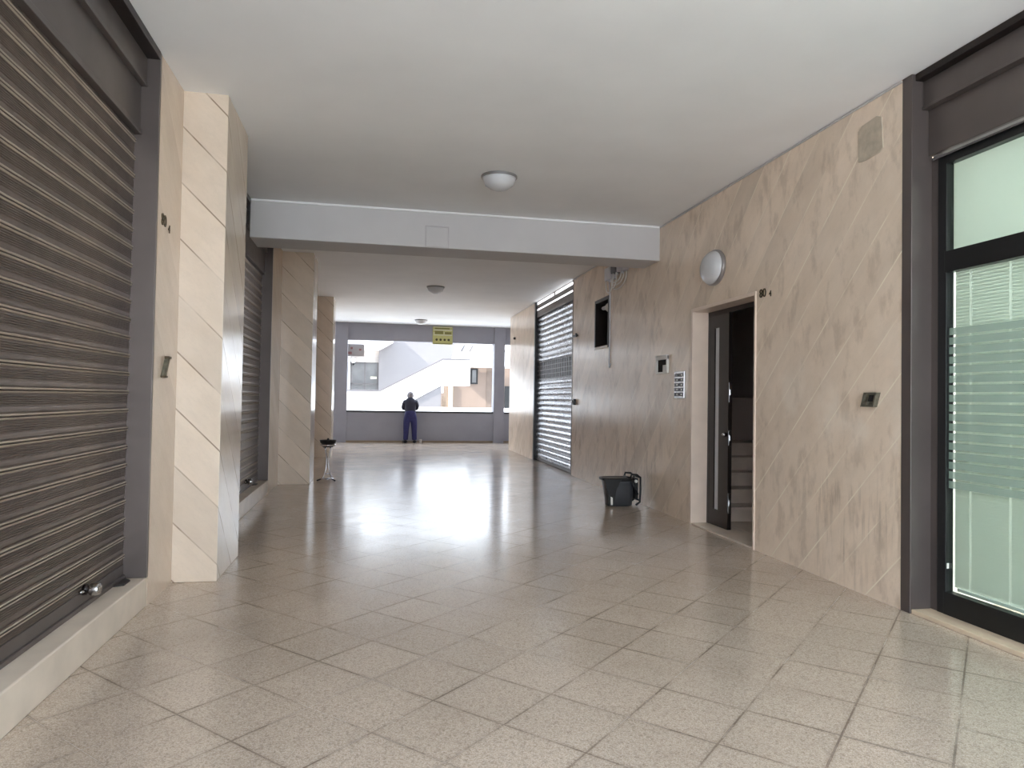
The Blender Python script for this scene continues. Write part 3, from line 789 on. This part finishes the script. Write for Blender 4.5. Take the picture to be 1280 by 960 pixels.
# right wall faces -X: text x runs towards -Y
MRT = Matrix(((0,0,-1,0),(-1,0,0,0),(0,1,0,0),(0,0,0,1)))
number('small dark bronze house number on the marble right of the doorway', rw(-.004, 6.03, 2.40), MRT, (('digits', '80', .115, (0, 0)), ('letter', '4', .08, (.165, -.01))))
MLT = Matrix(((0,0,1,0),(1,0,0,0),(0,1,0,0),(0,0,0,1)))
number('small dark bronze house number on the left wall beside the nearest shutter', (XL+.002, 5.085, 2.55), MLT, (('digits', '80', .115, (0, 0)), ('letter', '4', .08, (.165, -.02))))
# bent bracket on the left wall
t = thing('wall_bracket', 'small bent metal plate on the left marble strip beside the nearest shutter', 'bracket', (XL, 5.25, 1.52))
m = MB(); m.prism([(5.17, 1.52), (5.23, 1.515), (5.31, 1.645), (5.26, 1.655)], 0, XL, XL+.022)
m.build('plate', RUST, t, bevel=.002)
for q in ((5.17, 5.235, 1.508, 1.522), (5.25, 5.315, 1.643, 1.66)): MB().box(XL, XL+.03, *q).build('end_lip', BRONZEL, t)

# ------------------------------------------------------------------ ashtray stand
c = Vector((-.705, 11.95, 0))
t = thing('ashtray_stand', 'chrome ashtray stand with a black bowl beside the second marble pillar', 'ashtray', c)
MB().lathe([(0, .605), (.09, .605), (.125, .625), (.135, .665), (.138, .672), (.128, .672), (.118, .635), (.02, .625), (0, .625)], c, 32).build('bowl', BINB, t)
MB().lathe([(.018, .62), (.018, .69), (.010, .705), (0, .706)], c, 12).build('bowl_knob', BINB, t)
MB().lathe([(.10, .575), (.125, .58), (.128, .598), (.11, .606), (.09, .60)], c, 32).build('ring', CHROME, t)
MB().lathe([(.0, .555), (.085, .556), (.088, .566), (0, .572)], c, 28).build('collar', BINB, t)
for k in range(4):
    a = pi/4 + k*pi/2; pth = []
    for z_, r_ in ((.56, .065), (.50, .052), (.43, .034), (.36, .026), (.28, .024), (.20, .032), (.13, .055), (.07, .085), (.03, .105)):
        pth.append(c + Vector((r_*cos(a), r_*sin(a), z_)))
    MB().tube(pth, .0085, 8).build('leg', CHROME, t)
MB().lathe([(.028, .12), (.05, .11), (.06, .118), (.03, .13)], c, 20).build('lower_collar', CHROME, t)
MB().lathe([(0, .022), (.105, .022), (.112, .030), (.105, .040), (0, .052)], c, 32).build('base_plate', CHROME, t)
for k in range(3):
    a = R(200) + k*2*pi/3; p = c + Vector((.11*cos(a), .11*sin(a), .03)); q = c + Vector((.165*cos(a), .165*sin(a), .012))
    MB().tube([p, q], [.012, .012], 8).sphere(q, .014, n=10, m=6).build('foot', BINB, t)

# ------------------------------------------------------------------ black bucket by the right wall
c = Vector((3.27, 8.92, 0))
t = thing('mop_bucket', 'dark grey mop bucket with black rim and side frame standing by the right wall', 'bucket', c)
def ring(w0, w1, d0, z, n=28, e=3.2):
    pts = []
    for k in range(n):
        a = 2*pi*k/n; ca, sa = cos(a), sin(a)
        x = math.copysign(abs(ca)**(2/e), ca); y = math.copysign(abs(sa)**(2/e), sa)
        pts.append((c.x + (w1 if x > 0 else w0)*x*1.0, c.y + d0*y, z))
    return pts
def loft(rings):
    m = MB(); n = len(rings[0]); vs = [p for r_ in rings for p in r_]
    m.add(vs, [(i*n+k, i*n+(k+1) % n, (i+1)*n+(k+1) % n, (i+1)*n+k) for i in range(len(rings)-1) for k in range(n)], True)
    m.f.append(list(range(n))); m.sm.append(False)
    b = (len(rings)-1)*n; m.f.append([b+k for k in range(n)]); m.sm.append(False)
    return m
loft([ring(.165, .15, .11, .0), ring(.18, .17, .125, .015), ring(.195, .175, .135, .15), ring(.225, .18, .145, .30), ring(.24, .18, .15, .365),
      ring(.225, .168, .138, .365), ring(.20, .165, .125, .15), ring(.17, .15, .11, .03)]).build('body', BIN, t)
loft([ring(.235, .18, .149, .335), ring(.262, .19, .160, .345), ring(.268, .192, .163, .372), ring(.24, .178, .147, .376), ring(.228, .168, .138, .37)]).build('rim', BINB, t)
# black bag fold hanging at the left corner
m = MB()
m.prism([(c.x-.262, .37), (c.x-.02, .37), (c.x-.09, .24), (c.x-.115, .10), (c.x-.135, .02), (c.x-.188, .02), (c.x-.205, .15), (c.x-.24, .28)], 1, c.y-.172, c.y-.145)
m.build('bag_fold', BINB, t, bevel=.008)
MB().prism([(c.x-.172, .03), (c.x-.145, .03), (c.x-.148, .125), (c.x-.175, .14)], 1, c.y-.176, c.y-.171).build('label', WPLAST, t)
# wringer frame on the right
m = MB()
for yy in (-.135, .10):
    m.tube([c+Vector((.11, yy, .375)), c+Vector((.125, yy, .425)), c+Vector((.20, yy, .42)), c+Vector((.25, yy, .385)), c+Vector((.252, yy, .20)), c+Vector((.245, yy, .06)), c+Vector((.19, yy, .02))], .014, 8)
    m.tube([c+Vector((.115, yy-.012, .37)), c+Vector((.165, yy-.012, .25)), c+Vector((.215, yy-.012, .16))], .013, 8)
m.tube([c+Vector((.25, -.135, .385)), c+Vector((.25, .10, .385))], .014, 8).tube([c+Vector((.11, -.135, .38)), c+Vector((.11, .10, .38))], .012, 8).tube([c+Vector((.247, -.135, .08)), c+Vector((.247, .10, .08))], .012, 8)
m.box(c.x+.19, c.x+.225, c.y-.12, c.y+.09, .10, .37)
m.build('wringer_frame', BINB, t)
MB().tube([c+Vector((.187, -.155, .335)), c+Vector((.187, -.125, .335))], .020, 12).build('pivot_cap', WPLAST, t)

# paper cup on the floor
c = Vector((1.475, 21.62, 0))
t = thing('paper_cup', 'small white cup standing on the floor right of the person', 'cup', c)
MB().lathe([(0, 0), (.035, 0), (.045, .11), (.048, .115), (.043, .115), (.033, .01), (0, .01)], c, 20).build('cup', WPLAST, t)

# ------------------------------------------------------------------ person leaning on the parapet
px, py = 1.155, 21.60
t = thing('person', 'person in navy jacket and blue trousers seen from behind, leaning on the far parapet', 'person', (px, py, 0))
def skin(name, chains, root, material, parent, sub=2):
    """chains: lists of (x,y,z,rx,ry); a chain's first point may reuse an earlier vertex by index"""
    vs, es, rad = [], [], []
    for ch in chains:
        prev = None
        for p in ch:
            if isinstance(p, int): prev = p; continue
            vs.append((p[0], p[1], p[2])); rad.append((p[3], p[4] if len(p) > 4 else p[3])); i_ = len(vs)-1
            if prev is not None: es.append((prev, i_))
            prev = i_
    me = bpy.data.meshes.new(name); me.from_pydata(vs, es, [])
    o = bpy.data.objects.new(name, me); COL.objects.link(o); o.parent = parent
    o.modifiers.new('skin', 'SKIN')
    sv = me.skin_vertices[0].data if me.skin_vertices else None
    if sv is None:
        bm = bmesh.new(); bm.from_mesh(me); bm.verts.layers.skin.verify(); bm.to_mesh(me); bm.free(); sv = me.skin_vertices[0].data
    for i_, r_ in enumerate(rad): sv[i_].radius = r_; sv[i_].use_root = (i_ == root)
    o.modifiers['skin'].use_smooth_shade = True
    s_ = o.modifiers.new('sub', 'SUBSURF'); s_.levels = sub; s_.render_levels = sub
    dg = bpy.context.evaluated_depsgraph_get(); dg.update()
    m2 = bpy.data.meshes.new_from_object(o.evaluated_get(dg)); m2.name = name
    o.modifiers.clear(); o.data = m2
    for p in m2.polygons: p.use_smooth = True
    m2.materials.clear(); m2.materials.append(material)
    ORIG[o.name] = ORIG[parent.name]
    return o
# body: local coordinates (x across, y towards the parapet, z up)
body = [[(0, .0, .86, .14, .10), (0, .03, 1.00, .14, .095), (0, .07, 1.14, .155, .105), (0, .11, 1.26, .15, .10), (0, .15, 1.345, .075, .065), (0, .18, 1.395, .055, .055), (0, .205, 1.435, .055, .058)]]
nb = 7
for s_ in (1, -1):
    # leg from the pelvis
    body.append([0, (s_*.095, -.005, .79, .085), (s_*.115, .0, .47, .058), (s_*.12, -.03, .30, .052), (s_*.125, -.05, .085, .036), (s_*.135, .03, .035, .036, .03), (s_*.15, .12, .028, .034, .022)]); nb += 6
for s_ in (1, -1):
    st_ = nb
    ch = [3, (s_*.165, .135, 1.275, .062), (s_*.203, .17, 1.17, .044), (s_*.21, .25, 1.047, .036), (s_*.165, .36, 1.03, .030), (s_*.10, .42, 1.02, .024, .020), (s_*.06, .45, 1.012, .034, .014)]
    body.append(ch); nb += 6
    palm = nb-1
    fdir = Vector((-s_*.8, .6, 0)); sd = Vector((.6*s_, .8, 0))
    for k, (off, L) in enumerate(((-.030, .072), (-.010, .082), (.010, .077), (.028, .062))):
        b0 = Vector((s_*.06, .45, 1.012)) + fdir*.040 + sd*off
        p1 = b0 + fdir*L*.5 + Vector((0, 0, .004)); p2 = b0 + fdir*L + Vector((0, 0, -.012))
        body.append([palm, (*b0, .009), (*p1, .0085), (*p2, .007)]); nb += 3
    tb0 = Vector((s_*.085, .43, 1.014)) - sd*.032
    body.append([palm-1, (*tb0, .010), (*(tb0 + fdir*.035 - sd*.012), .009), (*(tb0 + fdir*.06 - sd*.006), .0075)]); nb += 3
bo = skin('body', body, 0, SKIN, t)
# head joined to the body mesh: skull, jaw, nose, ears, eyes sockets
hm = MB()
hc = Vector((0, .225, 1.455))
n_, m_ = 24, 18; vs = []; fs = []
for i_ in range(m_+1):
    th = pi*i_/m_
    for k in range(n_):
        a = 2*pi*k/n_
        x = .092*sin(th)*cos(a); y = .104*sin(th)*sin(a); z = .118*cos(th)
        if z < -.02:
            f_ = min(1, (-.02 - z)/.09); x *= 1-.28*f_; y = y*(1-.22*f_) + .012*f_
        if y > .05:      # face: brow, nose, mouth
            y += .020*math.exp(-((x/.014)**2) - ((z+.012)/.024)**2)
            y -= .008*math.exp(-(((abs(x)-.030)/.013)**2) - ((z-.008)/.012)**2)
            y += .005*math.exp(-((x/.024)**2) - ((z+.055)/.009)**2)
        vs.append(hc + Vector((x, y, z - .02*0)))
for i_ in range(m_):
    for k in range(n_): fs.append((i_*n_+k, (i_+1)*n_+k, (i_+1)*n_+(k+1) % n_, i_*n_+(k+1) % n_))
hm.add(vs, fs, True)
for s_ in (1, -1): hm.sphere(hc + Vector((s_*.094, -.004, -.006)), .010, .020, .032, 10, 8)
bmj = bmesh.new(); bmj.from_mesh(bo.data); n0 = len(bmj.verts)
me_h = bpy.data.meshes.new('h'); me_h.from_pydata([tuple(v) for v in hm.v], [], hm.f)
bmj.from_mesh(me_h); bmesh.ops.remove_doubles(bmj, verts=bmj.verts[:], dist=1e-5)
for f_ in bmj.faces: f_.smooth = True
bmj.to_mesh(bo.data); bmj.free()
def local(mb, name, mat_, parent):
    me = bpy.data.meshes.new(name); me.from_pydata([tuple(v) for v in mb.v], [], mb.f)
    for p in me.polygons: p.use_smooth = True
    me.materials.append(mat_); o = bpy.data.objects.new(name, me); COL.objects.link(o); o.parent = parent
    ORIG[o.name] = ORIG[parent.name]; return o
# grey hair cap: back and sides of the head
hv = MB(); vs = []; fs = []
rows = 14
for i_ in range(rows+1):
    for k in range(n_+1):
        a = pi*.94 + (2*pi*1.0)*k/n_ - pi*.44
        back = .5 - .5*sin(a)
        th = (pi*(.40 + .38*back))*i_/rows
        wv = 1 + .02*sin(9*a + 5*i_)
        vs.append(hc + Vector((.108*sin(th)*cos(a)*wv, .122*sin(th)*sin(a)*wv - .004, .128*cos(th)*wv)))
for i_ in range(rows):
    for k in range(n_):
        q = i_*(n_+1)+k; fs.append((q, q+n_+1, q+n_+2, q+1))
hv.add(vs, fs, True); local(hv, 'hair', HAIR, t)
# jacket
jk = [[(0, -.01, .80, .19, .15), (0, .0, .90, .185, .145), (0, .03, 1.00, .175, .135), (0, .07, 1.14, .185, .14), (0, .11, 1.25, .18, .13), (0, .145, 1.335, .125, .10), (0, .17, 1.385, .085, .085)]]
for s_ in (1, -1):
    jk.append([4, (s_*.165, .135, 1.265, .090), (s_*.205, .17, 1.16, .076), (s_*.212, .25, 1.05, .066), (s_*.165, .35, 1.035, .050), (s_*.115, .41, 1.027, .040)])
skin('jacket', jk, 0, JACKET, t)
tr = [[(0, .0, 1.02, .17, .125), (0, -.01, .92, .178, .135), (0, -.015, .83, .182, .14)]]
for s_ in (1, -1):
    tr.append([2, (s_*.105, -.005, .72, .118), (s_*.122, .0, .47, .096), (s_*.126, -.03, .28, .086), (s_*.132, -.04, .13, .080), (s_*.132, -.04, .09, .078)])
skin('trousers', tr, 0, TROUS, t)
for s_ in (1, -1):
    skin('shoe', [[(s_*.13, -.115, .048, .055, .050), (s_*.136, -.04, .052, .062, .056), (s_*.165, .07, .046, .062, .046), (s_*.185, .15, .036, .050, .036)]], 0, SHOE, t)

# ------------------------------------------------------------------ light
wd = bpy.data.worlds.new('sky'); SC.world = wd; wd.use_nodes = True
nt = wd.node_tree; bg = nt.nodes['Background']
tc = nt.nodes.new('ShaderNodeTexCoord'); sp = nt.nodes.new('ShaderNodeSeparateXYZ'); rp = nt.nodes.new('ShaderNodeValToRGB')
nt.links.new(tc.outputs['Generated'], sp.inputs[0]); nt.links.new(sp.outputs[2], rp.inputs[0])
rp.color_ramp.elements[0].color = (.85, .92, 1.0, 1); rp.color_ramp.elements[1].color = (.68, .82, 1.0, 1)
nt.links.new(rp.outputs[0], bg.inputs[0]); bg.inputs[1].default_value = 1.5
sun = bpy.data.lights.new('sun', 'SUN'); sun.energy = 3.6; sun.angle = R(.6); sun.color = (1, .95, .86)
so = bpy.data.objects.new('sun', sun); COL.objects.link(so)
so.rotation_euler = Vector((.75, .16, -.65)).to_track_quat('-Z', 'Y').to_euler()

# ------------------------------------------------------------------ camera
yaw, pitch, roll, fpx = .197303393, .0215913311, .0163111274, 871.39
F = Vector((sin(yaw)*cos(pitch), cos(yaw)*cos(pitch), sin(pitch)))
r_ = Vector((cos(yaw), -sin(yaw), 0)); u_ = r_.cross(F)
RR = r_*cos(roll) + u_*sin(roll); UU = RR.cross(F)
cam = bpy.data.cameras.new('camera'); co = bpy.data.objects.new('camera', cam); COL.objects.link(co)
cam.sensor_width = 36; cam.lens = 36*fpx/1280; cam.clip_start = .05; cam.clip_end = 300
co.matrix_world = Matrix(((RR.x, UU.x, -F.x, 0), (RR.y, UU.y, -F.y, 0), (RR.z, UU.z, -F.z, 1.40), (0, 0, 0, 1)))
SC.camera = co
SC.cycles.max_bounces = 20; SC.cycles.diffuse_bounces = 14; SC.cycles.glossy_bounces = 8; SC.cycles.transparent_max_bounces = 24
SC.view_settings.view_transform = 'Standard'; SC.view_settings.look = 'None'
SC.view_settings.exposure = 2.28; SC.view_settings.gamma = 1; SC.view_settings.use_curve_mapping = False
